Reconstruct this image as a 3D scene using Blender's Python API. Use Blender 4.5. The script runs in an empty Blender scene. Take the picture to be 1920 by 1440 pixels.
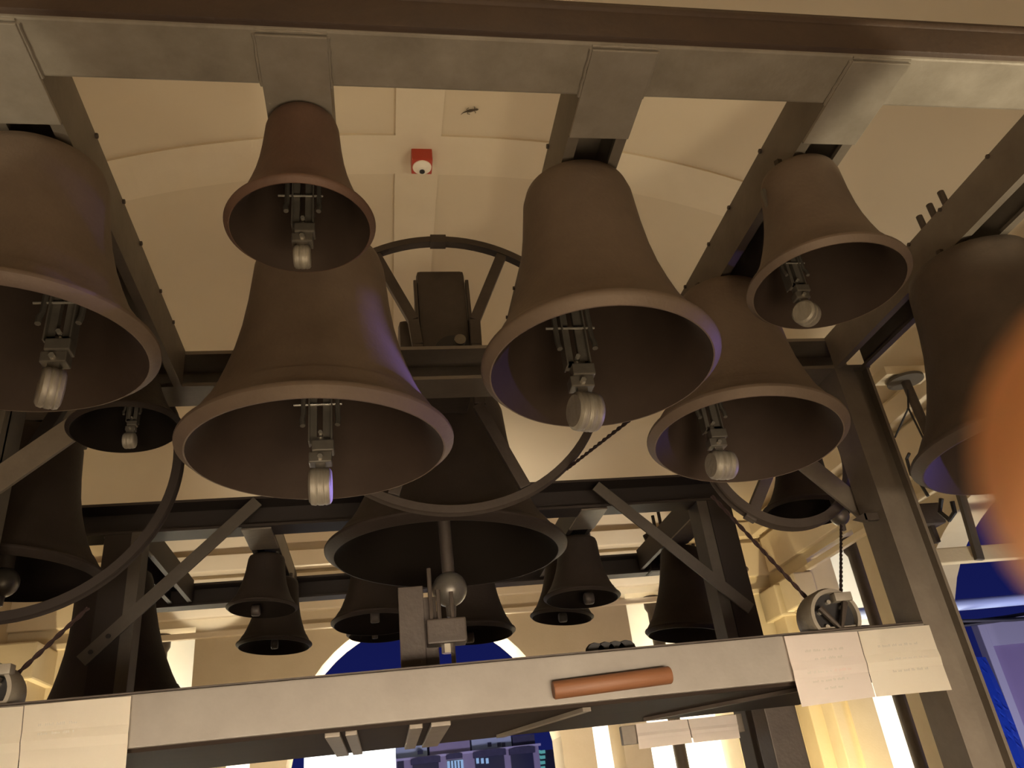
import bpy, bmesh, math, random
from mathutils import Vector, Matrix, Euler
random.seed(7)
S = bpy.context.scene
COL = S.collection
PI = math.pi

# ------------------------------------------------------------------ camera
f_px = 1500.0
Dv = Vector((-240, -840, -f_px)).normalized()
Vv = Vector((-350, 2900, -f_px)); Vv = (Vv - Dv * Vv.dot(Dv)).normalized()
Xv = Dv.cross(Vv)
R3 = Matrix((Xv, Dv, Vv))                      # rows: world axes seen from the camera
CAM = Vector((0, 0, 1.6))
cd = bpy.data.cameras.new('camera'); cam = bpy.data.objects.new('camera', cd); COL.objects.link(cam)
cam.matrix_world = Matrix.Translation(CAM) @ R3.to_4x4()
cd.sensor_width = 36; cd.lens = f_px / 1920 * 36; cd.clip_start = 0.004; cd.clip_end = 200
cd.dof.use_dof = True; cd.dof.focus_distance = 2.4; cd.dof.aperture_fstop = 28.125 / 1.9
S.camera = cam

# ------------------------------------------------------------------ world, lights, exposure
w = bpy.data.worlds.new('dusk_sky'); S.world = w; w.use_nodes = True
nt = w.node_tree; bg = nt.nodes['Background']
tc = nt.nodes.new('ShaderNodeTexCoord'); sp = nt.nodes.new('ShaderNodeSeparateXYZ'); cr = nt.nodes.new('ShaderNodeValToRGB')
nt.links.new(tc.outputs['Generated'], sp.inputs[0]); nt.links.new(sp.outputs['Z'], cr.inputs[0]); nt.links.new(cr.outputs[0], bg.inputs[0])
cr.color_ramp.elements[0].position = 0.0; cr.color_ramp.elements[0].color = (0.008, 0.012, 0.095, 1)
cr.color_ramp.elements[1].position = 0.3; cr.color_ramp.elements[1].color = (0.005, 0.0065, 0.06, 1)
bg.inputs[1].default_value = 1.0
S.view_settings.view_transform = 'Standard'; S.view_settings.look = 'None'
S.view_settings.exposure = 0.0; S.view_settings.gamma = 1.0; S.view_settings.use_curve_mapping = False

def area(name, loc, direction, size, power, color, size_y=None, spread=180):
    l = bpy.data.lights.new(name, 'AREA'); l.energy = power; l.color = color; l.shape = 'RECTANGLE'
    l.size = size; l.size_y = size_y or size; l.spread = math.radians(spread)
    o = bpy.data.objects.new(name, l); COL.objects.link(o); o.location = loc
    o.rotation_euler = Vector(direction).to_track_quat('-Z', 'Y').to_euler(); return o
def spot(name, loc, target, angle, power, color, blend=0.15, radius=0.03):
    l = bpy.data.lights.new(name, 'SPOT'); l.energy = power; l.color = color
    l.spot_size = math.radians(angle); l.spot_blend = blend; l.shadow_soft_size = radius
    o = bpy.data.objects.new(name, l); COL.objects.link(o); o.location = loc
    o.rotation_euler = (Vector(target) - Vector(loc)).to_track_quat('-Z', 'Y').to_euler(); return o
WARM = (1.0, 0.79, 0.535)
WHITE = (1.0, 0.93, 0.78)
CX, CY = 0.36, 3.65                            # middle of the belfry
HX, HY = 3.25, 3.35                            # half sizes
# added unseen fill lights facing up, for an even ceiling tone
for i, (x, y, p) in enumerate([(-2.4, 1.0, 4.2), (3.1, 1.0, 1.7), (-2.4, 3.5, 2.4), (3.1, 3.5, .8), (-2.4, 5.8, .1), (3.1, 5.8, .1), (0.4, -0.3, 6.5), (-.4, 3.2, 4.2), (1.3, 3.2, 2.9), (.5, 4.6, 1)]):
    area('ceiling_fill', (x, y, 3.34), (0.3 * (CX - x), 0.2 * (CY - y), 1), 0.7, p, WARM)
# floor lamp behind the photographer, side floods, added fills for rail and walls
area('floor_lamp_light', (0.4, -0.3, 0.35), (0.05, 0.6, 1), 1.6, 40, WARM, 0.8)
area('rail_fill', (0.4, -0.9, 1.0), (0.0, 1, .13), 3.4, 32, (1.0, .83, .63), 0.4, 46)  # unseen fill added to brighten the low rail and papers
spot('right_flood', (2.35, 0.62, 2.05), (1.86, 1.17, 3.05), 46, 110, (1.0, .88, .62), .2)
spot('left_flood', (-1.35, 0.55, 2.0), (-1.0, 1.15, 3.05), 34, 28, (1.0, .9, .66), .3)
area('left_fill', (-1.2, -0.7, 1.1), (.5, 1, .75), 1.0, 4, WARM)  # fill added from the left front for bells and joists, no source in view
area('rear_wall_fill', (CX, 4.7, 0.4), (0, 1, .55), 2.5, 26, WARM, 0.3, 100)  # unseen fill added to lift the rear wall
# floodlights lying in the openings
area('arch_flood_rear', (CX, 7.25, 1.0), (0, 0.12, 1), 1.8, 50, WHITE, 0.25, 60)
area('arch_flood_right', (3.7, 3.78, 1.0), (0.12, 0, 1), 0.2, 12, WHITE, 0.2, 100)
for sx in (-1, 1):
    area('slot_flood_rear', (CX + sx * 2.2, 7.5, 1.3), (0, 1, .8), 1.8, 90, WHITE, 0.2, 160)
for sy in (-1, 1):
    spot('slot_flood_right', (3.95, 7.5 + sy * .8, 1.2), (4.7, 7.5 + sy * .8, 2.4), 150, 120, WHITE, .3, .1)
# small lamps on the sills, grazing the walls beside the corners and the cornice
spot('corner_lamp_right', (2.7, 5.4, .6), (3.5, 6.7, 1.9), 62, 330, (1.0, .80, .42), .6, .1)
spot('corner_lamp_left', (-2.2, 5.9, .6), (-2.7, 6.9, 2.0), 56, 300, (1.0, .80, .42), .6, .1)
spot('cornice_lamp_left', (-1.35, 6.2, 2.9), (-1.35, 6.98, 3.66), 48, 26, WHITE, .2, .02)
spot('cornice_lamp_right', (2.25, 6.2, 2.9), (2.3, 6.98, 3.62), 48, 26, WHITE, .2, .02)
# violet stage light coming in through the right-hand arch
spot('violet_flood', (5.2, 3.3, 1.35), (1.45, 1.75, 2.5), 17, 220, (0.30, 0.22, 1.0), .3, .04)
spot('violet_flood_high', (3.4, 3.65, 2.92), (0.10, 1.90, 2.56), 9, 2200, (0.34, 0.26, 1.0), .15, .03)
area('violet_city_glow', (6.0, 4.6, 0.9), (.0, 1, .35), .8, 55, (0.76, 0.72, 1.0), 1.5)
area('city_glow_rear', (2.0, 14.0, 0.0), (0, 1, .35), 4, 260, (0.62, 0.55, 0.95), 1.0)

# ------------------------------------------------------------------ materials
def mat(name, base, rough=.6, metal=0, noise=None, scale=8, amount=.25, bump=0, bscale=40, emis=None, estr=0, spec=.5, sss=0, alpha=1, stretch=None):
    m = bpy.data.materials.new(name); m.use_nodes = True; n = m.node_tree; b = n.nodes['Principled BSDF']
    b.inputs['Base Color'].default_value = (*base, 1); b.inputs['Roughness'].default_value = rough
    b.inputs['Metallic'].default_value = metal; b.inputs['Specular IOR Level'].default_value = spec
    t = n.nodes.new('ShaderNodeTexCoord'); mp = n.nodes.new('ShaderNodeMapping'); n.links.new(t.outputs['Object'], mp.inputs[0])
    if stretch: mp.inputs['Scale'].default_value = stretch
    if noise:
        a = n.nodes.new('ShaderNodeTexNoise'); a.inputs['Scale'].default_value = scale; a.inputs['Detail'].default_value = 6
        a.inputs['Roughness'].default_value = .65
        r = n.nodes.new('ShaderNodeValToRGB'); r.color_ramp.elements[0].position = .5 - amount; r.color_ramp.elements[1].position = .5 + amount
        r.color_ramp.elements[0].color = (*noise, 1); r.color_ramp.elements[1].color = (*base, 1)
        n.links.new(mp.outputs[0], a.inputs[0]); n.links.new(a.outputs[0], r.inputs[0]); n.links.new(r.outputs[0], b.inputs['Base Color'])
    if bump:
        a = n.nodes.new('ShaderNodeTexNoise'); a.inputs['Scale'].default_value = bscale; a.inputs['Detail'].default_value = 4
        bp = n.nodes.new('ShaderNodeBump'); bp.inputs['Strength'].default_value = bump; bp.inputs['Distance'].default_value = .01
        n.links.new(mp.outputs[0], a.inputs[0]); n.links.new(a.outputs[0], bp.inputs['Height']); n.links.new(bp.outputs[0], b.inputs['Normal'])
    if emis: b.inputs['Emission Color'].default_value = (*emis, 1); b.inputs['Emission Strength'].default_value = estr
    if sss: b.inputs['Subsurface Weight'].default_value = sss; b.inputs['Subsurface Radius'].default_value = (.01, .003, .001)
    return m
M = dict(
    plaster=mat('cream_plaster', (.62, .53, .38), .9, noise=(.54, .45, .30), scale=3, bump=.1, bscale=60),
    rib=mat('rib_plaster', (.67, .57, .42), .9, noise=(.62, .52, .37), scale=3, bump=.05),
    vault=mat('vault_plaster', (.60, .50, .355), .92, noise=(.57, .47, .33), scale=1.5, bump=.05, bscale=50),
    white=mat('white_render', (.9, .88, .8), .8, noise=(.85, .82, .74), scale=4),
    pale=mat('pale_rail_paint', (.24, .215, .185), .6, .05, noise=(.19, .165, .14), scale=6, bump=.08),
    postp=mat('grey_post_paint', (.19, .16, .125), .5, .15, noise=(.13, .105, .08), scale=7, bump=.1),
    steel=mat('painted_steel', (.34, .30, .245), .5, .15, noise=(.20, .17, .13), scale=7, bump=.12, bscale=70),
    dsteel=mat('dark_steel', (.075, .058, .046), .55, .2, noise=(.045, .033, .025), scale=8, bump=.15, bscale=60),
    rust=mat('rusty_steel', (.075, .045, .028), .6, .1, noise=(.05, .032, .024), scale=5, bump=.2, bscale=50),
    plate=mat('grey_plate', (.33, .29, .24), .45, .2, noise=(.22, .19, .15), scale=10, bump=.1),
    bronze=mat('aged_bronze', (.20, .145, .105), .62, .25, noise=(.135, .096, .069), scale=6, amount=.3, bump=.12, bscale=90),
    mbronze=mat('mid_bronze', (.095, .067, .048), .62, .2, noise=(.06, .042, .03), scale=6, bump=.12, bscale=90),
    redbronze=mat('reddish_bronze', (.16, .088, .058), .6, .25, noise=(.10, .058, .04), scale=6, bump=.12, bscale=90),
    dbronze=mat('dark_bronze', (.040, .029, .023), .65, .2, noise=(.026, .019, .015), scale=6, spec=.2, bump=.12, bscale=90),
    inner=mat('shaded_bell_inside', (.058, .039, .028), .75, .1, noise=(.038, .025, .018), scale=5, spec=.2),  # bell interior shade put into the base colour
    binner=mat('black_shaded_bell_inside', (.012, .009, .007), .9, 0, spec=.05),  # deep shade inside the dark bells, painted near black
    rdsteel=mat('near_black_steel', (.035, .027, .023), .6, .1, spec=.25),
    braceg=mat('grey_brace_paint', (.10, .086, .07), .6, .1, noise=(.07, .058, .047), scale=7),
    zinc=mat('galvanised_bracket', (.20, .18, .15), .4, .5, noise=(.13, .115, .095), scale=20),
    bolt=mat('bright_bolt', (.75, .70, .6), .25, .8),
    puck=mat('worn_iron_clapper', (.38, .345, .28), .5, .3, noise=(.22, .19, .15), scale=12, bump=.2, bscale=50, stretch=(6, 1, 1)),
    paper=mat('paper', (.90, .83, .70), .85, noise=(.86, .79, .66), scale=3),
    ppaper=mat('pinkish_paper', (.86, .77, .70), .85, noise=(.82, .74, .67), scale=3),
    ink=mat('faint_ink', (.66, .62, .54), .9), rink=mat('faint_red_ink', (.78, .60, .54), .9),
    wood=mat('orange_brown_wood', (.21, .085, .035), .6, noise=(.14, .055, .022), scale=9, bump=.1, stretch=(.3, 4, 4)),
    red=mat('red_plastic', (.42, .045, .02), .45), wplastic=mat('white_plastic', (.85, .78, .65), .4),
    black=mat('black_rubber', (.012, .010, .010), .5), rope=mat('dark_rope', (.028, .012, .010), .9),
    gecko=mat('gecko_skin', (.07, .05, .03), .8), skin=mat('skin', (1.0, .45, .20), .6, sss=.2),
    nail=mat('fingernail', (.85, .45, .3), .35),
    floor=mat('concrete_floor', (.25, .22, .18), .8, noise=(.2, .17, .14), scale=4),
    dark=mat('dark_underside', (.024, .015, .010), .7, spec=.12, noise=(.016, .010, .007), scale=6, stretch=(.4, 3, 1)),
    facade=mat('lilac_facade', (.34, .31, .36), .8, noise=(.3, .27, .32), scale=1),
    facadew=mat('pale_mint_facade', (.45, .55, .55), .8), roofd=mat('slate_roof', (.06, .06, .09), .7, noise=(.03, .03, .05), scale=6),
    glass=mat('dark_glass', (.03, .035, .06), .15), lit=mat('lit_window', (.3, .5, .6), .5, emis=(.35, .6, .8), estr=.35),
    teal=mat('teal_lit_window', (.2, .6, .55), .5, emis=(.2, .75, .65), estr=.3),
    glow=mat('floodlit_wall_glow', (.9, .95, .95), .5, emis=(.95, 1.0, 1.0), estr=1.6),  # floodlight on a white outside wall, put in as emission
    lilac=mat('lilac_board', (.34, .27, .42), .7, noise=(.3, .23, .38), scale=2), lframe=mat('pale_board_frame', (.5, .48, .55), .6),
    bluerail=mat('pale_blue_tube', (.55, .68, .95), .4), blue=mat('blue_drape', (.02, .09, .6), .7),
)

# ------------------------------------------------------------------ mesh helpers
def link(name, bm, m, parent=None, world=None, smooth=False):
    """bm is in world coordinates unless parent given with world=False (then parent's local)"""
    me = bpy.data.meshes.new(name); bmesh.ops.recalc_face_normals(bm, faces=bm.faces)
    bm.to_mesh(me); bm.free()
    if smooth:
        for p in me.polygons: p.use_smooth = True
        try: me.set_sharp_from_angle(angle=math.radians(40))
        except Exception: pass
    ms = m if isinstance(m, (list, tuple)) else [m]
    for k in ms: me.materials.append(M[k])
    o = bpy.data.objects.new(name, me); COL.objects.link(o)
    if parent is not None:
        if world: me.transform(wm(parent).inverted())
        o.parent = parent
    return o
WM = {}
def wm(o):
    m = o.matrix_basis.copy()
    return wm(o.parent) @ m if o.parent else m
def origin_to(o, p):
    o.data.transform(Matrix.Translation(-Vector(p))); o.location = Vector(p)
def tag(o, label, cat, group=None, kind=None):
    o['label'] = label; o['category'] = cat
    if group: o['group'] = group
    if kind: o['kind'] = kind
    return o
def thing(name, loc, label, cat, rot=(0, 0, 0), group=None):
    o = bpy.data.objects.new(name, None); COL.objects.link(o); o.empty_display_size = .1
    o.location = loc; o.rotation_euler = rot; return tag(o, label, cat, group)
def struct(name, bm, m, parent=None, smooth=False):
    o = link(name, bm, m, parent, smooth=smooth)
    if parent is None: o['kind'] = 'structure'
    return o
def box(bm, x0, x1, y0, y1, z0, z1, bev=0, mx=None):
    vs = [bm.verts.new((x, y, z)) for z in (z0, z1) for y in (y0, y1) for x in (x0, x1)]
    fs = [bm.faces.new([vs[i] for i in q]) for q in ((0, 2, 3, 1), (4, 5, 7, 6), (0, 1, 5, 4), (2, 6, 7, 3), (0, 4, 6, 2), (1, 3, 7, 5))]
    if bev:
        es = list({e for f in fs for e in f.edges})
        r = bmesh.ops.bevel(bm, geom=es, offset=bev, segments=2, affect='EDGES', profile=.6)
        vs = list({v for f in r['faces'] for v in f.verts} | {v for v in vs if v.is_valid})
    if mx is not None: bmesh.ops.transform(bm, matrix=mx, verts=vs)
    return vs
def frame_of(a, b, up=(0, 0, 1)):
    a = Vector(a); b = Vector(b); d = (b - a).normalized(); u = Vector(up)
    if abs(d.dot(u)) > .98: u = Vector((0, 1, 0))
    s = d.cross(u).normalized(); t = s.cross(d)
    return Matrix(((s.x, d.x, t.x, a.x), (s.y, d.y, t.y, a.y), (s.z, d.z, t.z, a.z), (0, 0, 0, 1)))
def bar(bm, a, b, wdt, thk, bev=0, up=(0, 0, 1)):
    L = (Vector(b) - Vector(a)).length
    box(bm, -wdt / 2, wdt / 2, 0, L, -thk / 2, thk / 2, bev, frame_of(a, b, up))
def tube(bm, pts, r, n=8, closed=False, rs=None, cap=True):
    pts = [Vector(p) for p in pts]; rings = []; N = len(pts)
    prev = None
    for i, p in enumerate(pts):
        if closed: d = pts[(i + 1) % N] - pts[i - 1]
        else: d = pts[min(i + 1, N - 1)] - pts[max(i - 1, 0)]
        d.normalize()
        if prev is None:
            u = Vector((0, 0, 1)) if abs(d.z) < .9 else Vector((1, 0, 0))
            s = d.cross(u).normalized()
        else: s = (prev - d * prev.dot(d)).normalized()
        prev = s; t = d.cross(s); rr = rs[i] if rs else r
        rings.append([bm.verts.new(p + s * rr * math.cos(2 * PI * k / n) + t * rr * math.sin(2 * PI * k / n)) for k in range(n)])
    for i in range(N if closed else N - 1):
        a, b = rings[i], rings[(i + 1) % N]
        for k in range(n): bm.faces.new((a[k], a[(k + 1) % n], b[(k + 1) % n], b[k]))
    if cap and not closed: bm.faces.new(rings[0]); bm.faces.new(rings[-1])
def lathe(bm, prof, seg=64, mx=None):
    rings = []
    for r, z in prof:
        if r < 1e-6: rings.append([bm.verts.new((0, 0, z))])
        else: rings.append([bm.verts.new((r * math.cos(2 * PI * k / seg), r * math.sin(2 * PI * k / seg), z)) for k in range(seg)])
    for a, b in zip(rings, rings[1:]):
        for k in range(seg):
            k2 = (k + 1) % seg
            if len(a) == 1 and len(b) == 1: continue
            if len(a) == 1: bm.faces.new((a[0], b[k2], b[k]))
            elif len(b) == 1: bm.faces.new((a[k], a[k2], b[0]))
            else: bm.faces.new((a[k], a[k2], b[k2], b[k]))
    if mx is not None:
        bmesh.ops.transform(bm, matrix=mx, verts=[v for r in rings for v in r])
def prism(bm, poly, axis, a, b):
    """extrude a 2D polygon along an axis: axis 'x' -> poly is (y,z); 'y' -> (x,z); 'z' -> (x,y)"""
    mk = {'x': lambda p, t: (t, p[0], p[1]), 'y': lambda p, t: (p[0], t, p[1]), 'z': lambda p, t: (p[0], p[1], t)}[axis]
    A = [bm.verts.new(mk(p, a)) for p in poly]; B = [bm.verts.new(mk(p, b)) for p in poly]
    bm.faces.new(A); bm.faces.new(B[::-1]); n = len(poly)
    for i in range(n): bm.faces.new((A[i], A[(i + 1) % n], B[(i + 1) % n], B[i]))
def B(): return bmesh.new()
def ray(px, py):
    return R3 @ Vector((px - 960, 720 - py, -f_px))
def PY(px, py, Y): r = ray(px, py); return CAM + r * (Y / r.y)
def PX(px, py, X): r = ray(px, py); return CAM + r * (X / r.x)

# ------------------------------------------------------------------ room shell
X0, X1, Y0, Y1 = CX - HX, CX + HX - .01, -1.2, CY + HY
X1 = 3.6
bm = B(); box(bm, X0 - .4, X1 + .4, Y0 - .4, Y1 + .4, -.1, 0); struct('floor', bm, 'floor')

def wall_mesh(bm, place, u0, u1, z0, z1, t0, t1, openings):
    """openings: (ua, ub, zbot, top(u) function). place(u,t,z)->xyz; slabs between break points"""
    us = {u0, u1}
    for ua, ub, zb, top in openings:
        n = 24 if ub - ua > 1.5 else 1
        us |= {ua + (ub - ua) * i / n for i in range(n + 1)}
    us = sorted(us)
    def prismq(a, b, za, zb, zc, zd):   # quad a: za..zd ; b: zb..zc
        P = [(a, za), (b, zb), (b, zc), (a, zd)]
        A = [bm.verts.new(place(u, t0, z)) for u, z in P]; C = [bm.verts.new(place(u, t1, z)) for u, z in P]
        bm.faces.new(A); bm.faces.new(C[::-1])
        for i in range(4): bm.faces.new((A[i], A[(i + 1) % 4], C[(i + 1) % 4], C[i]))
    for a, b in zip(us, us[1:]):
        if b - a < 1e-6: continue
        mid = (a + b) / 2; hit = [o for o in openings if o[0] < mid < o[1]]
        if not hit: prismq(a, b, z0, z0, z1, z1)
        else:
            o = hit[0]
            if o[2] > z0: prismq(a, b, z0, z0, o[2], o[2])
            prismq(a, b, o[3](a), o[3](b), z1, z1)
def openings(c):
    pass
    right = c == CY; hh = R = 1.09; zs = 2.13; ac = c
    if right: R = 1.22; zs = 2.2; hh = .85; ac = 3.82
    out = [(ac - R, ac + R, .95, lambda u: zs + hh * math.sqrt(max(1 - ((u - ac) / R) ** 2, 0)))]
    for s in (-1, 1):
        for a, b, zt in (((1.50, 1.66, 2.45) if right else (1.36, 1.60, 2.45)), (1.83, 2.60, 3.24), (2.82, 2.98, 2.72)):
            lo, hi = sorted((c + s * a, c + s * b)); out.append((lo, hi, .2, (lambda zt: lambda u: zt)(zt)))
    return out
bm = B(); wall_mesh(bm, lambda u, t, z: (u, t, z), X0 - .4, X1 + .4, 0, 4.4, Y1, Y1 + .4, openings(CX)); wr = struct('wall_rear', bm, 'plaster')
bm = B(); wall_mesh(bm, lambda u, t, z: (t, u, z), Y0 - .4, Y1, 0, 4.4, X1, X1 + .22, openings(CY)); struct('wall_right', bm, 'plaster')
bm = B(); wall_mesh(bm, lambda u, t, z: (t, u, z), Y0 - .4, Y1, 0, 4.4, X0 - .4, X0, openings(CY)[:1]); struct('wall_left', bm, 'plaster')
bm = B(); wall_mesh(bm, lambda u, t, z: (u, t, z), X0 - .4, X1 + .4, 0, 4.4, Y0 - .4, Y0, []); struct('wall_front', bm, 'plaster')
# domed vault
def vz(x, y):
    u = min(abs((x - CX) / (HX + .05)), 1); v = min(abs((y - CY) / (HY + (1.5 if y < CY else 0))), 1)
    return 3.78 + 1.42 * (1 - u ** 2.4) ** .8 * (1 - v ** 2.4) ** .8
bm = B(); n = 72; g = []
for i in range(n + 1):
    row = []
    for j in range(n + 1):
        x = X0 - .2 + (X1 - X0 + .4) * i / n; y = Y0 - .2 + (Y1 - Y0 + .4) * j / n
        row.append(bm.verts.new((x, y, vz(x, y))))
    g.append(row)
for i in range(n):
    for j in range(n): bm.faces.new((g[i][j], g[i + 1][j], g[i + 1][j + 1], g[i][j + 1]))
ceil = struct('ceiling', bm, 'vault', smooth=True)
def rib(name, axis, c, hw, off=.016):
    bm = B(); n = 60; rows = []
    for i in range(n + 1):
        t = i / n
        if axis == 'y':
            y = Y0 + (Y1 - Y0) * t; P = [(c - hw, y, 0), (c - hw, y, 1), (c + hw, y, 1), (c + hw, y, 0)]
        else:
            x = X0 + (X1 - X0) * t; P = [(x, c - hw, 0), (x, c - hw, 1), (x, c + hw, 1), (x, c + hw, 0)]
        rows.append([bm.verts.new((px, py, vz(px, py) - (off if k else -.02))) for px, py, k in P])
    for a, b in zip(rows, rows[1:]):
        for k in range(3): bm.faces.new((a[k], a[k + 1], b[k + 1], b[k]))
    return link(name, bm, 'rib', ceil, smooth=False)
rib('vault_rib', 'y', CX - .04, .135); rib('vault_rib', 'x', 3.62, .16, .0155)
# cornice courses and corner pilasters
for nm, m_, segs in (('trim_1', 'rear', None), ('trim_2', 'right', None)):
    bm = B()
    for z0, z1, d in ((3.66, 3.80, .12), (3.30, 3.62, .05), (3.14, 3.19, .035)):
        if m_ == 'rear': box(bm, X0, X1, Y1 - d, Y1 + .01, z0, z1, .008)
        else: box(bm, X1 - d, X1 + .01, Y0, Y1 - .13, z0, z1, .008)
    struct(nm, bm, 'rib')
for i, (x0, x1, y0, y1) in enumerate(((X1 - .12, X1 + .01, 6.28, 6.46), (X1 - .12, X1 + .01, 6.66, 6.88), (X0 - .01, X0 + .34, 6.62, Y1 + .01), (3.18, 3.34, Y1 - .1, Y1 + .01))):
    bm = B(); box(bm, x0, x1, y0, y1, 0, 3.1, .01); e = .05
    box(bm, x0 - e, x1 + (e if i == 2 else 0), y0 - e, y1 + (0 if i > 1 else e), 2.86, 3.13, .015)
    struct('trim_%d' % (3 + i), bm, 'plaster')
# lead-pipe like column standing in the side openings, white flood-lit buttress behind
for nm, x, y in (('column', X1 + .12, CY + 2.08), ('column', CX + 2.14, Y1 + .2), ('column', CX - 2.14, Y1 + .2)):
    bm = B(); lathe(bm, [(0, .2), (.07, .2), (.07, .3), (.055, .32), (.055, 3.1), (.075, 3.14), (.075, 3.24), (0, 3.24)], 24, Matrix.Translation((x, y, 0)))
    where = {0: 'right-hand wall opening, beside the tall steel post', 1: 'rear wall opening right of the arch', 2: 'rear wall opening left of the arch'}[0 if x > 3 else (1 if x > 0 else 2)]
    tag(link(nm, bm, 'dsteel', smooth=True), 'slender dark column standing in the ' + where, 'column')
def buttress(name, x0, x1, y0, y1, label):
    bm = B(); box(bm, x0, x1, y0, y1, -1, 4.6, .01); tag(link(name, bm, 'white'), label, 'outer wall')
buttress('outer_wall', CX + 1.3, CX + 3.4, 8.0, 8.2, 'white floodlit outer wall seen through slots right of the rear arch')
buttress('outer_wall', CX - 3.4, CX - 1.3, 8.0, 8.2, 'white floodlit outer wall seen through slots left of the rear arch')
buttress('outer_wall', 4.7, 4.9, 6.55, 10.2, 'white floodlit outer wall seen through the slots of the right-hand wall')

# ------------------------------------------------------------------ the front bell frame
ZB, ZT = 3.05, 3.195
ff = thing('steel_gantry', (0.36, 1.9, 0), 'large grey steel frame carrying the nearest row of bells', 'frame')
def part(name, bm, m, parent, smooth=False): return link(name, bm, m, parent, world=True, smooth=smooth)
def channel_x(bm, x0, x1, y0, y1, z0, z1, t=.014):      # channel lying along X, web at the back
    box(bm, x0, x1, y1 - t, y1, z0, z1); box(bm, x0, x1, y0, y1 - t, z0, z0 + t); box(bm, x0, x1, y0, y1 - t, z1 - t, z1)
def hollow_joist(bm, x0, x1, y0, y1, z0=ZB, z1=ZT, t=.012, lip=.028):
    box(bm, x0, x1, y0, y1, z1 - t, z1); box(bm, x0, x0 + t, y0, y1, z0, z1 - t); box(bm, x1 - t, x1, y0, y1, z0, z1 - t)
    box(bm, x0 + t, x0 + lip, y0, y1, z0, z0 + t); box(bm, x1 - lip, x1 - t, y0, y1, z0, z0 + t)
bm = B(); box(bm, -1.3, 2.9, 1.12, 1.262, ZB, ZB + .13, .006)
near = part('cross_beam', bm, 'steel', ff); near['label'] = 'nearest cross beam, pale underside'
bm = B(); box(bm, -1.3, 2.9, 1.105, 1.262, ZB + .006, 3.172, .008); tube(bm, [(-1.3, 1.118, 3.15), (2.9, 1.118, 3.15)], .018, 12)
p = part('rusty_flange', bm, 'rust', near, True); p['label'] = 'rusty brown front face'
bm = B(); channel_x(bm, -1.3, 2.02, 2.6, 2.75, ZB, ZT); part('cross_beam', bm, 'postp', ff)
JX = [(-.80, -.655, 0), (-.212, -.068, 0), (.497, .648, 0), (1.12, 1.268, 0), (1.86, 2.012, 0)]
def weld(bm, a, b, r=.004):
    a = Vector(a); b = Vector(b); n = max(int((b - a).length / .012), 3)
    tube(bm, [a + (b - a) * i / n + Vector((random.uniform(-1, 1), random.uniform(-1, 1), 0)) * .0012 for i in range(n + 1)], r, 6)
for i, (a, b, _) in enumerate(JX):
    bm = B(); hollow_joist(bm, a, b, 1.262, 2.6 if i < 4 else 2.6)
    j = part('joist', bm, 'postp', ff)
    if i < 4:
        bm = B(); box(bm, a - (0 if i else .3), b, 1.13, 1.385, ZB - .010, ZB, .002)
        c = part('cover_plate', bm, 'plate', j)
        bm = B(); weld(bm, (a - .002, 1.132, ZB - .003), (a - .002, 1.262, ZB - .003)); weld(bm, (b + .002, 1.132, ZB - .003), (b + .002, 1.262, ZB - .003))
        weld(bm, (a, 1.125, ZB - .002), (b, 1.125, ZB - .002), .003)
        part('weld_seam', bm, 'plate', j)['kind'] = 'stuff'
    # bolts along the upper edges
    bm = B()
    for k in range(5):
        y = 1.56 + k * .21 + .03 * (k % 2)
        for x in (a - .002, b + .002):
            lathe(bm, [(0, -.004), (.007, -.004), (.007, .004), (0, .004)], 6, Matrix.Translation((x, y, ZT - .006)) @ Matrix.Rotation(PI / 2, 4, 'Y'))
    part('bolt_row', bm, 'dsteel', j)['kind'] = 'stuff'
# three threaded studs on the right-hand joist
for px, py in ((1768, 474), (1786, 448), (1808, 424)):
    p0 = PX(px, py, 1.9); p0.z = ZT
    bm = B(); lathe(bm, [(0, -.02), (.011, -.02), (.011, .055), (0, .055)], 10, Matrix.Translation((1.872, p0.y, ZT)))
    part('threaded_stud', bm, 'dsteel', ff)
# posts: right one is in view
def post(bm, x0, x1, y0, y1, z0, z1, t=.012):
    box(bm, x0, x0 + t, y0, y1, z0, z1); box(bm, x0 + t, x0 + .082, y0, y0 + t, z0, z1)
    box(bm, x0 + .07, x0 + .082, y0 + t, y1, z0, z1); box(bm, x0 + .082, x1, y0 + .035, y0 + .047, z0, z1)
    box(bm, x1 - t, x1, y0, y1, z0, z1); box(bm, x0 + t, x1 - t, y1 - t, y1, z0, z1)
bm = B(); post(bm, 1.86, 2.012, 2.6, 2.75, 0, ZB); part('post', bm, 'postp', ff)
bm = B(); post(bm, -1.36, -1.21, 2.6, 2.75, 0, ZB); part('post', bm, 'braceg', ff)
bm = B(); box(bm, 1.862, 2.01, 1.02, 1.12, 0, ZB, .004); 
bm.free()
# knee braces on the first frame
for a, b in (((-1.46, 2.585, 2.47), (-.84, 2.585, 3.02)), ((1.93, 2.77, 2.46), (1.50, 2.77, 2.95))):
    bm = B(); bar(bm, a, b, .012, .085, up=(0, 0, 1)); part('knee_brace', bm, 'postp', ff)
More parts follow.
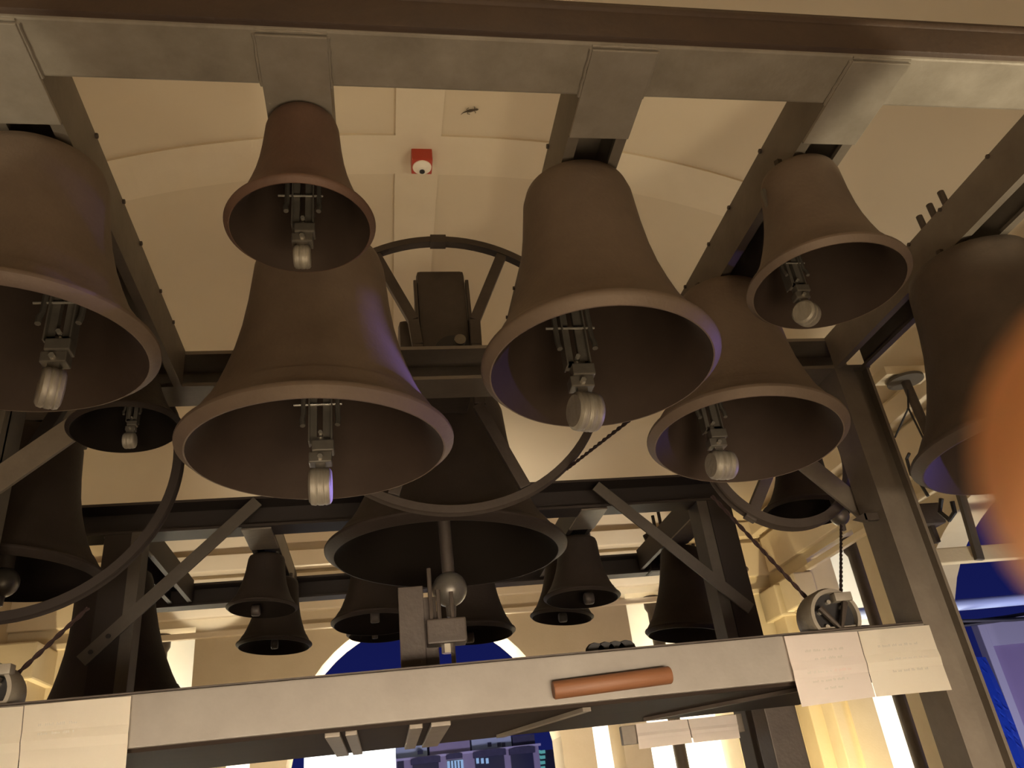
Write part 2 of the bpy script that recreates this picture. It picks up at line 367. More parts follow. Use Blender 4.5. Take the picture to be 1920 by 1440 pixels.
# low rail, its dark tray and ribs
bm = B(); box(bm, -1.3, 1.87, 2.6, 2.625, 1.885, 2.03, .004)
rail = part('low_rail', bm, 'pale', ff); rail['label'] = 'pale low rail across the front'
bm = B(); box(bm, -1.3, 1.86, 2.598, 2.752, 2.031, 2.036); part('dark_top_edge', bm, 'dsteel', rail)
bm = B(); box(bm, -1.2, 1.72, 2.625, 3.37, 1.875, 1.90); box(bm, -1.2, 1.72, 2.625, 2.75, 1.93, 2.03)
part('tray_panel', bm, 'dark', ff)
for xa, w_ in ((-.165, .045), (-.105, .035), (.085, .04), (.15, .06)):
    bm = B(); box(bm, xa, xa + w_, 2.63, 3.32, 1.862, 1.876, .003); part('tray_rib', bm, 'postp', ff)
bm = B(); bar(bm, (.64, 2.64, 1.868), (.44, 3.25, 1.868), .03, .012); part('tray_rib', bm, 'postp', ff)
bm = B(); bar(bm, (1.42, 2.66, 1.868), (1.0, 3.2, 1.868), .03, .012); part('tray_rib', bm, 'dsteel', ff)

# ------------------------------------------------------------------ the rear bell frame
rf = thing('steel_gantry', (0.36, 4.8, 0), 'dark steel frame behind the low rail, carrying the small rear bells', 'frame')
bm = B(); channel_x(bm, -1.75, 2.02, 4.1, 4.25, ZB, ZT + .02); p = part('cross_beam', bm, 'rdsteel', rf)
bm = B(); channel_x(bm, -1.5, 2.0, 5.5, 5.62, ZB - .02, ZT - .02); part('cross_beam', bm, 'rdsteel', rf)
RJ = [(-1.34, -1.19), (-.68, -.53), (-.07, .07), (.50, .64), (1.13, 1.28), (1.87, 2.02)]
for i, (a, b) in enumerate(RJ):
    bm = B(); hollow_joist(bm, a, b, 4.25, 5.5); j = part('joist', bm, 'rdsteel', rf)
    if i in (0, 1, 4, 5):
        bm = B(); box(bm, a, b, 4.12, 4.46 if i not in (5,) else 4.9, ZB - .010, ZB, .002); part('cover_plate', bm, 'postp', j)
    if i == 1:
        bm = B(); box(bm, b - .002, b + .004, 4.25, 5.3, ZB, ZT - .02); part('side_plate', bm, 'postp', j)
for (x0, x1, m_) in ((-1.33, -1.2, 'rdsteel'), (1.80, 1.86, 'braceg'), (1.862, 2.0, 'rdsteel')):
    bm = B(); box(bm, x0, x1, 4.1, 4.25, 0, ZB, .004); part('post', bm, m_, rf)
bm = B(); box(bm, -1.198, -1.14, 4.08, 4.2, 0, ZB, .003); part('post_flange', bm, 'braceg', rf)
def holed_brace(a, b, wd, holes):
    bm = B(); bar(bm, a, b, .010, wd, up=(0, 0, 1))
    o = part('knee_brace', bm, 'braceg', rf)
    A = Vector(a); Bq = Vector(b)
    for t in holes:
        c = A.lerp(Bq, t); bm = B(); lathe(bm, [(0, -.009), (.011, -.009), (.011, .009), (0, .009)], 14, Matrix.Translation(c) @ Matrix.Rotation(PI / 2, 4, 'X'))
        part('bolt_hole', bm, 'black', o)
holed_brace(PY(483, 940, 4.05), PY(152, 1240, 4.05), .062, (.86, .95))
holed_brace(PY(1117, 911, 4.05), PY(1408, 1142, 4.05), .062, ())
for k in range(3):
    bm = B(); lathe(bm, [(0, 0), (.012, 0), (.012, .11), (0, .11)], 8, Matrix.Translation((1.885, 4.95 + k * .12, ZT))); part('threaded_stud', bm, 'rdsteel', rf)
bm = B(); box(bm, 1.93, 2.05, 5.44, 5.6, 3.02, 3.2, .02); tube(bm, [(1.95, 5.42, 3.2), (1.93, 5.42, 3.27), (1.99, 5.42, 3.3)], .02, 8)
part('corner_bracket', bm, 'rdsteel', rf)

# ------------------------------------------------------------------ bells
def profile(R, h, th=.075):
    o = [(0, 0), (.30, 0), (.44, -.010), (.495, -.032), (.523, -.085), (.535, -.16), (.555, -.28), (.59, -.42), (.64, -.55), (.70, -.66), (.765, -.76),
         (.835, -.845), (.845, -.852), (.852, -.850), (.91, -.905), (.965, -.95), (.992, -.955), (1.0, -.965), (.997, -.975), (.975, -.985), (.93, -1.008), (.918, -1.008)]
    i = [(.905, -.998), (.86, -.965), (.795, -.92), (.735, -.86), (.66, -.76), (.59, -.63), (.54, -.5), (.505, -.36), (.48, -.2), (.44, -.1), (.3, -.07), (0, -.07)]
    return [(r * R, z * h) for r, z in o + i]
def make_bell_body(root, R, h, m, seg=72):
    bm = B(); lathe(bm, profile(R, h), seg)
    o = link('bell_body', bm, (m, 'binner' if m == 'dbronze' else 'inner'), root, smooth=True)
    # shade inside the bell is put into the colour with a darker material
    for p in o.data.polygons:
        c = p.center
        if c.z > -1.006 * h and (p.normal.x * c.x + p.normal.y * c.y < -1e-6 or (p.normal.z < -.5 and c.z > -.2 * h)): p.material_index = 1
    return o
def rotated_box(bm, mx, *a, bev=0): box(bm, *a, bev, mx)
def clapper_unit(root, X, Y, px, py, wpx_m, dia, m='puck', detail=True, tilt=0, ms=1):
    """puck clapper below a bolted bracket; py is the pixel row of the puck's centre"""
    c = PY(px, py, Y); x, z = c.x, c.z; d = dia; wd = wpx_m; ctop = root.location.z - .05
    T = Matrix.Translation((x, Y, z))
    bm = B()
    hw = wd / 2
    prof = [(0, -hw), (d * .40, -hw), (d * .48, -hw * .8), (d * .5, -hw * .45), (d * .48, -hw * .3), (d * .5, -hw * .15), (d * .5, hw * .2), (d * .482, hw * .35), (d * .5, hw * .5), (d * .47, hw * .85), (d * .40, hw), (0, hw)]
    lathe(bm, prof, 32, T @ Matrix.Rotation(tilt, 4, 'Z') @ Matrix.Rotation(PI / 2, 4, 'Y'))
    ck = part('clapper', bm, m, root, True)
    if not detail: return
    bm = B(); box(bm, x - .012, x + .012, Y - .01, Y + .01, z + d * .4, z + d * .75, .002)
    part('clapper_stem', bm, 'zinc', root)
    bm = B(); b0 = z + d * .62; k = d * ms
    box(bm, x - k * .30, x + k * .30, Y - k * .2, Y + k * .2, b0, b0 + k * .3, .003)
    box(bm, x - k * .22, x + k * .36, Y - k * .27, Y + k * .15, b0 + k * .3, b0 + k * .62, .003)
    mt = part('clapper_mount', bm, 'zinc', root)
    # slotted channel, with two cheeks and a cross pin
    bm = B(); zc1 = min(b0 + k * 2.9, ctop - .02)
    box(bm, x - k * .30, x + k * .30, Y - .004, Y + .010, b0 + k * .60, b0 + k * .8); box(bm, x - k * .30, x - k * .10, Y - .004, Y + .012, b0 + k * .62, zc1); box(bm, x + k * .06, x + k * .30, Y - .004, Y + .012, b0 + k * .62, zc1)
    box(bm, x - k * .32, x - k * .28, Y - k * .2, Y + .02, b0 + k * .62, zc1); box(bm, x + k * .28, x + k * .32, Y - k * .2, Y + .02, b0 + k * .62, zc1)
    part('slotted_channel', bm, 'zinc', mt)
    for s in (-1, 1):
        bm = B(); xs = x + s * k * .46
        tube(bm, [(xs, Y - k * .1, b0 + k * 2.7), (xs, Y - k * .12, b0 + k * 1.45), (xs + s * .002, Y - k * .2, b0 + k * 1.25), (xs, Y - k * .25, b0 + k * 1.05)], k * .075, 8)
        part('side_arm', bm, 'zinc', mt, True)
    bm = B(); tube(bm, [(x - k * .72, Y - k * .12, b0 + k * 1.75), (x + k * .58, Y - k * .12, b0 + k * 1.75)], k * .035, 8); part('cross_pin', bm, 'bolt', mt, True)
    for zz, yy, r in ((b0 + k * .12, Y - k * .22, .075), (b0 + k * .88, Y - k * .1, .06)):
        bm = B(); lathe(bm, [(0, -k * .12), (k * r, -k * .12), (k * r, k * .1), (0, k * .1)], 6, Matrix.Translation((x, yy, zz)) @ Matrix.Rotation(PI / 2, 4, 'X'))
        part('bolt', bm, 'bolt', mt)
    # rod up to the crown
    bm = B(); box(bm, x - k * .16, x + k * .16, Y - k * .1, Y + k * .1, zc1 - .01, max(ctop, zc1 + .01)); part('hanger_rod', bm, 'zinc', root)
def fixed_bell(name, X, Y, h, R, tx, ty, m, label, zc=3.035, cl=None, seg=72, neck=True, group=None):
    ax_h = h - .0
    root = thing(name, (X, Y, zc), label, 'bell', (-tx, -ty, 0), group)
    make_bell_body(root, R, ax_h * 1.02, m, seg)
    if neck:
        bm = B(); lathe(bm, [(0, -.01), (R * .22, -.01), (R * .22, .012), (R * .1, .015), (0, .015)], 20); 
        link('crown_disc', bm, 'dsteel', root)
        for s in (-1, 1):
            bm = B(); lathe(bm, [(0, -.005), (.012, -.005), (.012, .03), (0, .03)], 6, Matrix.Translation((s * R * .3, -R * .1, 0)))
            link('crown_bolt', bm, 'dsteel', root)
    if cl: clapper_unit(root, X, Y, *cl)
    return root
fixed_bell('bell', -.750, 1.525, .476, .298, -.04, .014, 'bronze', 'bronze bell cut off by the left frame edge, its lip lit cream', cl=(95, 728, .045, .085, 'puck', True, .5))
fixed_bell('bell', -.136, 1.362, .300, .156, .002, .002, 'redbronze', 'smallest reddish bronze bell in the front row, under the pale cover plate', cl=(567, 482, .034, .050, 'puck', True, 0, 1.45))
fixed_bell('bell', -.130, 1.861, .583, .338, -.014, -.005, 'bronze', 'large bronze bell with violet light on its right flank, below the small reddish one', cl=(601, 912, .054, .092))
fixed_bell('bell', .554, 1.577, .553, .277, .05, -.055, 'bronze', 'tall bronze bell right of centre, in front of the spoked wheel', cl=(1098, 772, .062, .092, 'puck', True, .25))
fixed_bell('bell', 1.158, 1.499, .363, .198, .0, -.075, 'bronze', 'small bronze bell at upper right with a blue-lit spot on its left lip', cl=(1512, 588, .042, .062, 'puck', True, .6))
fixed_bell('bell', 1.166, 2.079, .528, .295, .05, -.12, 'bronze', 'bronze bell behind and below the small upper-right one, touching the post outline', cl=(1353, 872, .072, .088, 'puck', True, .12))
fixed_bell('bell', 1.96, 1.90, .655, .375, .014, -.024, 'mbronze', 'wide bronze bell at the right frame edge, half behind the orange fingertip', cl=(2010, 900, .07, .1))
fixed_bell('bell', -.765, 2.34, .275, .163, .02, .09, 'dbronze', 'small dark bell tucked between the two big left-hand bells', cl=(243, 826, .034, .05))
GR = 'small bells of the rear frame'
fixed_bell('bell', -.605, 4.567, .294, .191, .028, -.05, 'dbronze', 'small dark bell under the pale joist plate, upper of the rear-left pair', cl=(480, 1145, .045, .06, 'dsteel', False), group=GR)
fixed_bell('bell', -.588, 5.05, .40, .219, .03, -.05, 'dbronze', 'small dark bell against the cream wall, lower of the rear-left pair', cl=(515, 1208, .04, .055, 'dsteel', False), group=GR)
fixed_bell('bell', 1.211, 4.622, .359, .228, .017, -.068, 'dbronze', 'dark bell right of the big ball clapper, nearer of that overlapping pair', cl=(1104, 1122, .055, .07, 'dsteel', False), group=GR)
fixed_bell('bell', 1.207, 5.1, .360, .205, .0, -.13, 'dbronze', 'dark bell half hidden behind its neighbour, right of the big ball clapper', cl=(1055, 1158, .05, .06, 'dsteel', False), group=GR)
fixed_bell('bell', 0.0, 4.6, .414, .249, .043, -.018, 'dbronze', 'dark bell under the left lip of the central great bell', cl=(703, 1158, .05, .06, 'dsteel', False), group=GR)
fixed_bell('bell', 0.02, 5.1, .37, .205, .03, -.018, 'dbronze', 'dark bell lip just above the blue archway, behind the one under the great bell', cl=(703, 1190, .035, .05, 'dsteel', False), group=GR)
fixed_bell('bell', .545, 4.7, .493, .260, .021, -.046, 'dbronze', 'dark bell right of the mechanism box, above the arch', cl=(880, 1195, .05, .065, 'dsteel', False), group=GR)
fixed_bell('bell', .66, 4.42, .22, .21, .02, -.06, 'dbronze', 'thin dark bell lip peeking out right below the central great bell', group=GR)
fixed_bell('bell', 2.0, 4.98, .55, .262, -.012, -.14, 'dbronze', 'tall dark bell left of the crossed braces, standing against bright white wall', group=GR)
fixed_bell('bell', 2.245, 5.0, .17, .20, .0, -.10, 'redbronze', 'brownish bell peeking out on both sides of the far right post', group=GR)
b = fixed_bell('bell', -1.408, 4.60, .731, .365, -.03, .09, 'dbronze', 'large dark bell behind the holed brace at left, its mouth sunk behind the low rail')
b.location.z = 3.0

# ------------------------------------------------------------------ swinging bells with wheels
def wheel(root, xc, yc, zc, R, spokes, m='dsteel', wdt=.05, thk=.022):
    bm = B(); n = 96
    for i in range(n):
        a0, a1 = 2 * PI * i / n, 2 * PI * (i + 1) / n
        def q(r, a, y): return (xc + r * math.cos(a), y, zc + r * math.sin(a))
        V = [bm.verts.new(q(r, a, y)) for a in (a0, a1) for r, y in ((R - thk, yc - wdt / 2), (R, yc - wdt / 2), (R + .004, yc - wdt / 2 + .008), (R - .006, yc), (R + .004, yc + wdt / 2 - .008), (R, yc + wdt / 2), (R - thk, yc + wdt / 2))]
        for k in range(7): bm.faces.new((V[k], V[(k + 1) % 7], V[7 + (k + 1) % 7], V[7 + k]))
    bmesh.ops.remove_doubles(bm, verts=bm.verts, dist=1e-5)
    wh = part('bell_wheel', bm, m, root, True)
    bm = B(); box(bm, xc - .035, xc + .035, yc - wdt / 2 - .004, yc + wdt / 2 + .004, zc + R - thk - .006, zc + R + .006); part('rim_joint', bm, m, wh)
    for pts in spokes:
        bm = B()
        for a, b in zip(pts, pts[1:]): bar(bm, a, b, .046, .034, .004, up=(0, 1, 0))
        part('spoke', bm, m, wh)
    return wh
def ball_clapper(root, x, y, z, r, ztop, stem_r=.03):
    bm = B(); tube(bm, [(x - .01, y, ztop), (x, y, z + r * .7)], stem_r * .9, 14, rs=[stem_r * 1.0, stem_r * .95])
    part('clapper_shaft', bm, 'dsteel', root, True)
    bm = B(); prof = [(0, r)] + [(r * math.sin(a), r * math.cos(a)) for a in [PI * k / 16 for k in range(2, 15)]] + [(r * .3, -r * .95), (r * .28, -r * 1.25), (r * .26, -r * 1.55), (r * .1, -r * 1.6), (0, -r * 1.6)]
    prof = [prof[0]] + prof[1:]
    lathe(bm, prof, 36, Matrix.Translation((x, y, z))); part('clapper_ball', bm, 'zinc', root, True)
# central great bell
g = thing('great_bell', (.355, 3.52, 3.42), 'central great dark bell with a big ball clapper, behind the spoked wheel', 'bell', (0, .05, 0))
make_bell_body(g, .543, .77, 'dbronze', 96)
c = PY(843, 1105, 3.30); ball_clapper(g, c.x, c.y, c.z, .072, 3.25, .028)
yw = 2.86
hub = lambda px, py: PY(px, py, yw)
sp = [[hub(703, 478), hub(775, 602), hub(783, 648), hub(790, 760)], [hub(940, 480), hub(890, 602), hub(893, 648), hub(900, 760)],
      [hub(790, 760), hub(738, 930)], [hub(896, 760), hub(985, 915)], [hub(790, 700), hub(600, 760)], [hub(896, 700), hub(1105, 740)]]
wheel(g, .317, yw, 3.267, .655, sp, 'dsteel', .042, .03)
# headstock block with rounded top and a dark round recess
bm = B()
x0, x1, zt, zb = .215, .432, 3.80, 3.22
box(bm, x0, x1, 2.93, 3.9, zb, zt, .02); hs = part('headstock', bm, 'dsteel', g, True)
for q in ((.125, .24), (.41, .475)):
    bm = B(); box(bm, q[0], q[1], 2.95, 3.2, 3.36, 3.55, .025); part('bearing_cheek', bm, 'dsteel', hs, True)
bm = B(); lathe(bm, [(0, -.02), (.085, -.02), (.085, .004), (0, .004)], 32, Matrix.Translation((.355, 2.925, 3.36)) @ Matrix.Rotation(PI / 2, 4, 'X')); part('bearing_recess', bm, 'black', hs)
bm = B(); tube(bm, [(.38, 2.88, 3.40), (.38, 3.0, 3.40)], .025, 14); part('gudgeon_pin', bm, 'zinc', hs, True)
for q in ((.20, .215), (.432, .447)):
    bm = B(); box(bm, q[0], q[1], 2.92, 2.95, 3.25, 3.74, .003); part('strap', bm, 'dsteel', hs)
# left swing bell
g = thing('swing_bell', (-1.34, 3.15, 3.15), 'big dark swinging bell at left edge behind the pale brace', 'bell', (.0, .05, 0))
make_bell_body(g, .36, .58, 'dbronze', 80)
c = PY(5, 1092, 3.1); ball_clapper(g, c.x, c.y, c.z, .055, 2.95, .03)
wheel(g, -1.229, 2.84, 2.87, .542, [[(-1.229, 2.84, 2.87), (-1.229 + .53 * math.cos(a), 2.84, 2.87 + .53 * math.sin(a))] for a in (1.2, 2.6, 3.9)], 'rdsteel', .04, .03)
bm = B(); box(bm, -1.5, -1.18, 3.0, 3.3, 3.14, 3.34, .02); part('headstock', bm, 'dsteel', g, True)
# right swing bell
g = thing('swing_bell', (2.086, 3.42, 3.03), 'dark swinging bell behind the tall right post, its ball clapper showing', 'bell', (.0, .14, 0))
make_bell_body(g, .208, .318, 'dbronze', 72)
c = PY(1574, 968, 3.35); ball_clapper(g, c.x, c.y, c.z, .045, 2.9, .02)
wheel(g, 1.655, 2.86, 2.80, .33, [[PY(1440, 888, 2.86), PY(1405, 975, 2.86)], [(1.655, 2.86, 2.8), (1.9, 2.86, 3.0)]], 'dsteel', .05, .035)
bm = B(); box(bm, 1.5, 2.2, 3.3, 3.5, 3.04, 3.2, .02); part('headstock', bm, 'dsteel', g, True)

# ------------------------------------------------------------------ mechanisms, ropes, motors
bm = B(); box(bm, .075, .165, 2.92, 2.95, 1.90, 2.37, .003); box(bm, .160, .21, 2.93, 2.94, 1.90, 2.33, .003)
mk = link('clapper_actuator', bm, 'dsteel'); tag(mk, 'worn grey upright plate with actuator box below the ball clapper', 'mechanism')
bm = B(); box(bm, .168, .306, 2.86, 2.94, 2.15, 2.235, .006); link('actuator_box', bm, 'dsteel', mk)
for x, z0, z1 in ((.187, 2.2, 2.42), (.215, 2.2, 2.34), (.262, 2.22, 2.33), (.255, 2.05, 2.16)):
    bm = B(); tube(bm, [(x, 2.88, z0), (x, 2.88, z1)], .008, 8); link('actuator_rod', bm, 'dsteel', mk, smooth=True)
bm = B(); lathe(bm, [(0, 0), (.02, 0), (.02, .03), (0, .03)], 6, Matrix.Translation((.235, 2.88, 2.118))); link('hex_nut', bm, 'bolt', mk)
def rope(a, b, r, label, sag=0, name='rope'):
    a = Vector(a); b = Vector(b); bm = B(); n = max(int((b - a).length / .02), 12)
    L = (b - a); s = L.cross(Vector((0, 1, .2))).normalized(); t = L.normalized().cross(s)
    for ph in (0, PI):
        pts = []
        for i in range(n * 2 + 1):
            k = i / (n * 2); ang = ph + k * L.length / .012 * .9
            pts.append(a + L * k + (s * math.cos(ang) + t * math.sin(ang)) * r * .5 + Vector((0, 0, -sag * 4 * k * (1 - k))))
        tube(bm, pts, r * .7, 5)
    return tag(link(name, bm, 'rope', smooth=True), label, 'rope')
rope(PY(1335, 930, 2.86), PY(1517, 1126, 2.7), .007, 'dark twisted rope from the right bell wheel down to the round motor')
rope(PY(1577, 985, 3.3), PY(1577, 1150, 2.75), .006, 'short dark rope hanging from the right ball clapper to the motor')
rope(PY(165, 1140, 2.84), PY(20, 1275, 2.7), .007, 'dark twisted rope from the left wheel down to the motor at left edge')
rope(PY(1180, 788, 2.3), PY(1062, 880, 2.87), .006, 'thin dark cord running up right behind the tall bell from the big wheel')
def motor(cx_, cz, label, r=.098):
    y = 2.68; root = thing('bell_motor', (cx_, y, 2.036), label, 'motor')
    bm = B(); T = Matrix.Translation((cx_, y, cz)) @ Matrix.Rotation(PI / 2, 4, 'X') 
    lathe(bm, [(r * .82, -.05), (r * .95, -.05), (r, -.03), (r, .04), (r * .93, .06), (r * .80, .06), (r * .78, -.04)], 40, T); part('housing_ring', bm, 'steel', root, True)
    bm = B(); lathe(bm, [(0, -.04), (r * .8, -.04), (r * .8, .035), (0, .03)], 32, T); part('rotor_disc', bm, 'black', root, True)
    for a in (.6, 1.7, 2.8, 3.9, 5.0):
        bm = B(); q = Vector((cx_ + r * .5 * math.cos(a), y - .04, cz + r * .5 * math.sin(a)))
        lathe(bm, [(0, -.01), (.008, -.01), (.008, .008), (0, .008)], 8, Matrix.Translation(q) @ Matrix.Rotation(PI / 2, 4, 'X')); part('bolt', bm, 'bolt', root)
    bm = B(); tube(bm, [(cx_ - .05, y - .055, cz + .03), (cx_ + .0, y - .065, cz - .05), (cx_ + .045, y - .06, cz + .04)], .012, 8); part('crank_arm', bm, 'dsteel', root, True)
    bm = B(); box(bm, cx_ + .01, cx_ + .075, y - .07, y - .03, cz + .045, cz + .075, .004); part('cable_clip', bm, 'steel', root, True)
    bm = B(); box(bm, cx_ - .07, cx_ + .07, y - .05, y + .05, 2.036, 2.05, .003); part('mount_plate', bm, 'steel', root)
    return root
motor(1.56, 2.085, 'round bell motor with crank standing on the low rail at right')
motor(-1.13, 2.075, 'black round bell motor on the low rail at the left frame edge', .09)
for k in range(4):
    bm = B(); lathe(bm, [(0, -.02), (.03, -.02), (.034, 0), (.03, .02), (0, .02)], 12, Matrix.Translation((.71 + k * .036, 2.70, 2.045)) @ Matrix.Rotation(PI / 2, 4, 'X'))
    tag(link('rubber_knob', bm, 'black', smooth=True), ('leftmost', 'second from left', 'third from left', 'rightmost')[k] + ' small black knob on top of the low rail', 'knob', 'knobs on the low rail')
bm = B(); x = 1.10; y = 2.72
bm.free()

# wooden roller on the rail
a = PY(1036, 1288, 2.575); b_ = PY(1257, 1268, 2.575)
bm = B(); T = frame_of((a.x, 2.572, 1.925), (b_.x, 2.572, 1.937)); L = (b_ - a).length
lathe(bm, [(0, 0), (.024, 0), (.027, .004), (.027, L - .004), (.024, L), (0, L)], 28, T @ Matrix.Rotation(-PI / 2, 4, 'X'))
tag(link('wooden_roller', bm, 'wood', smooth=True), 'orange-brown wooden roller fixed along the front of the low rail', 'roller')

# paper sheets
def sheet(pts, Y, m, label, lines=(), crease=True, group=None):
    """pts: corners top-left, top-right, bottom-right, bottom-left as pixels on plane Y"""
    P = [PY(px, py, Y) for px, py in pts]
    bm = B(); n = 8; g = []
    for i in range(n + 1):
        row = []
        for j in range(n + 1):
            u, v = i / n, j / n
            p = P[0].lerp(P[1], u).lerp(P[3].lerp(P[2], u), v)
            p.y += (-.004 * math.sin(u * PI) - .006 * v * v - (.004 if j == n // 2 else 0))
            row.append(bm.verts.new(p))
        g.append(row)
    fs = [bm.faces.new((g[i][j], g[i + 1][j], g[i + 1][j + 1], g[i][j + 1])) for i in range(n) for j in range(n)]
    bmesh.ops.solidify(bm, geom=fs, thickness=.0012)
    o = tag(link('paper_sheet', bm, m), label, 'paper')
    for (u0, u1, v, mm) in lines:
        bm = B(); k = 14; seed = random.random() * 10
        def at(u, v): 
            p = P[0].lerp(P[1], u).lerp(P[3].lerp(P[2], u), v); p.y -= .0035 + .004 * math.sin(u * PI) + .006 * v * v; return p
        u = u0
        while u < u1:
            wl = random.uniform(.03, .11); e = min(u + wl, u1); q = u
            while q < e - .012:
                hh = random.choice((.012, .016, .026)); a_, b2 = at(q, v - hh), at(q + .009, v + .012)
                bm.faces.new([bm.verts.new(t) for t in (at(q, v - hh), at(q + .010, v - hh), at(q + .007, v + .012), at(q + .001, v + .012))]); q += .016
            u = e + .025
        link('print_line', bm, mm, o)
    return o
sheet(((1470, 1193), (1607, 1184), (1640, 1307), (1502, 1326)), 2.588, 'ppaper', 'pinkish white notice with faint print on the low rail, left of the right-hand pair',
      [(.22, .75, .25, 'ink'), (.32, .72, .37, 'ink'), (.18, .5, .56, 'ink'), (.54, .78, .56, 'rink'), (.22, .7, .69, 'ink'), (.35, .6, .8, 'ink')])
sheet(((1609, 1184), (1742, 1172), (1783, 1294), (1641, 1307)), 2.590, 'paper', 'cream notice with faint print on the low rail, beside the tall right post',
      [(.2, .75, .27, 'ink'), (.3, .85, .48, 'ink'), (.3, .78, .66, 'ink')])
sheet(((46, 1323), (246, 1305), (236, 1450), (34, 1462)), 2.588, 'paper', 'large blank cream sheet on the low rail at lower left', [(.15, .55, .3, 'ink'), (.15, .5, .42, 'ink')])
sheet(((-120, 1338), (44, 1324), (32, 1465), (-130, 1478)), 2.590, 'paper', 'cream sheet running out of the frame at the lower left corner')
sheet(((1192, 1357), (1288, 1348), (1298, 1393), (1198, 1405)), 3.9, 'ppaper', 'small pinkish sheet below the tray, left of the dark post')
sheet(((1290, 1348), (1380, 1340), (1387, 1384), (1300, 1393)), 3.905, 'ppaper', 'small grey-pink sheet below the tray, touching the dark post')
bm = B(); box(bm, 1.10, 1.70, 3.92, 3.96, 1.83, 1.91, .003); tag(link('rear_rail', bm, 'postp'), 'short grey rail behind the two small sheets below the tray', 'rail')
# dark post below the tray
bm = B(); box(bm, 1.68, 1.83, 3.62, 3.76, 0, 1.93, .005); p = part('post', bm, 'dsteel', rf)

# ------------------------------------------------------------------ ceiling sounder and gecko
def ceil_at(px, py):
    r = ray(px, py); t = 0.001
    while True:
        p = CAM + r * t
        if p.z > vz(p.x, p.y) - .03 or t > .02: return p
        t += .000004
p = ceil_at(790, 296); s = .062
al = thing('fire_alarm', (p.x, p.y, p.z), 'red and white fire alarm sounder on the vault rib', 'alarm')
bm = B(); box(bm, -s, s, -s, s, -.075, .03, .006); link('alarm_base', bm, 'red', al)
bm = B(); lathe(bm, [(0, -.02), (.022, -.02), (.03, -.012), (.056, -.004), (.058, .01), (0, .01)], 32, Matrix.Translation((0, .0, -.078))); link('alarm_disc', bm, 'wplastic', al, smooth=True)
bm = B(); lathe(bm, [(0, -.006), (.016, -.006), (.016, .004), (0, .004)], 16, Matrix.Translation((0, .012, -.099))); link('alarm_hole', bm, 'black', al)
p = ceil_at(878, 212)
bm = B(); d = Vector((.96, -.28, 0)).normalized(); n_ = Vector((-d.y, d.x, 0)); z = vz(p.x, p.y) - .012
o_ = Vector((p.x, p.y, z)); pts = [o_ + d * t for t in (-.045, -.03, -.01, .0, .015, .03, .042, .052, .062)]
pts[0] += n_ * .014; pts[1] += n_ * .004
tube(bm, pts, 0, 8, rs=[.001, .0025, .004, .007, .008, .006, .005, .006, .002])
for t, k in ((.0, 1), (.002, -1), (.032, 1), (.034, -1)):
    q = o_ + d * t; tube(bm, [q, q + n_ * k * .016 + d * (-.008 if t < .01 else .010), q + n_ * k * .024 + d * .006], .002, 5)
tag(link('gecko', bm, 'gecko', smooth=True), 'tiny dark gecko clinging to the cream vault', 'gecko')

# ------------------------------------------------------------------ items on the right-hand wall
pn = thing('pendant_arm', (3.3, 3.98, 3.72), 'dark pipe with round ceiling plate and wires, right of the tall post', 'pipe')
a = PX(1698, 716, 3.3); b_ = PX(1765, 870, 3.3)
bm = B(); tube(bm, [a + Vector((0, 0, .0)), b_], .028, 14); part('pipe', bm, 'dsteel', pn, True)
bm = B(); lathe(bm, [(0, .0), (.11, .0), (.11, .018), (.05, .03), (0, .03)], 28, Matrix.Translation(a)); part('ceiling_plate', bm, 'braceg', pn, True)
bm = B(); box(bm, a.x - .15, 3.6, a.y - .05, a.y + .1, a.z + .03, a.z + .09, .004); part('wall_bracket', bm, 'plaster', pn)
for q1, q2 in (((1703, 765), (1678, 820)), ((1703, 765), (1745, 850)), ((1702, 730), (1703, 765))):
    bm = B(); tube(bm, [PX(*q1, 3.27), PX(*q2, 3.27)], .006, 6); part('wire', bm, 'black', pn, True)
fx = thing('floodlight', tuple(PX(1745, 965, 3.3)), 'dark grey floodlight box with cables below the right edge bell', 'lamp')
c = PX(1745, 962, 3.3)
bm = B(); box(bm, c.x - .07, c.x + .07, c.y - .02, c.y + .13, c.z - .07, c.z + .06, .012); part('lamp_housing', bm, 'dsteel', fx, True)
bm = B(); tube(bm, [PX(1740, 930, 3.3), PX(1722, 900, 3.3), PX(1708, 890, 3.3), PX(1700, 860, 3.3), PX(1705, 850, 3.3)], .01, 6); part('cable', bm, 'black', fx, True)
bm = B(); tube(bm, [PX(1765, 935, 3.25), PX(1762, 960, 3.25), PX(1780, 975, 3.25), PX(1790, 960, 3.25), PX(1785, 940, 3.25)], .014, 6); part('cable', bm, 'black', fx, True)
bm = B(); bar(bm, PX(1745, 985, 3.3), PX(1757, 1018, 3.3), .03, .04, .004); part('bracket_arm', bm, 'dsteel', fx)
bm = B(); bar(bm, PY(1798, 915, 4.17), PY(1837, 1050, 4.17), .05, .03, .004, up=(0, 1, 0)); tag(link('hanging_strut', bm, 'braceg'), 'grey flat strut hanging in front of the blue sky at right', 'strut')
a = PX(1700, 1043, 3.55); b_ = PX(2040, 1022, 3.55)
a = PY(1770, 1042, 4.2); bm = B(); box(bm, 3.0, 6.2, 4.19, 4.25, a.z - .045, a.z + .045, .006); tag(link('tie_bar', bm, 'plaster'), 'cream horizontal bar running out through the right-hand arch, against the sky', 'bar')
bm = B(); box(bm, 1.80, 1.862, 2.64, 2.66, 2.42, 2.45, .002); prism(bm, [(1.76, 2.43), (1.81, 2.415), (1.81, 2.452)], 'y', 2.64, 2.66)
tag(link('hook_bracket', bm, 'dsteel'), 'small dark pointed hook on the left side of the tall right post', 'hook')

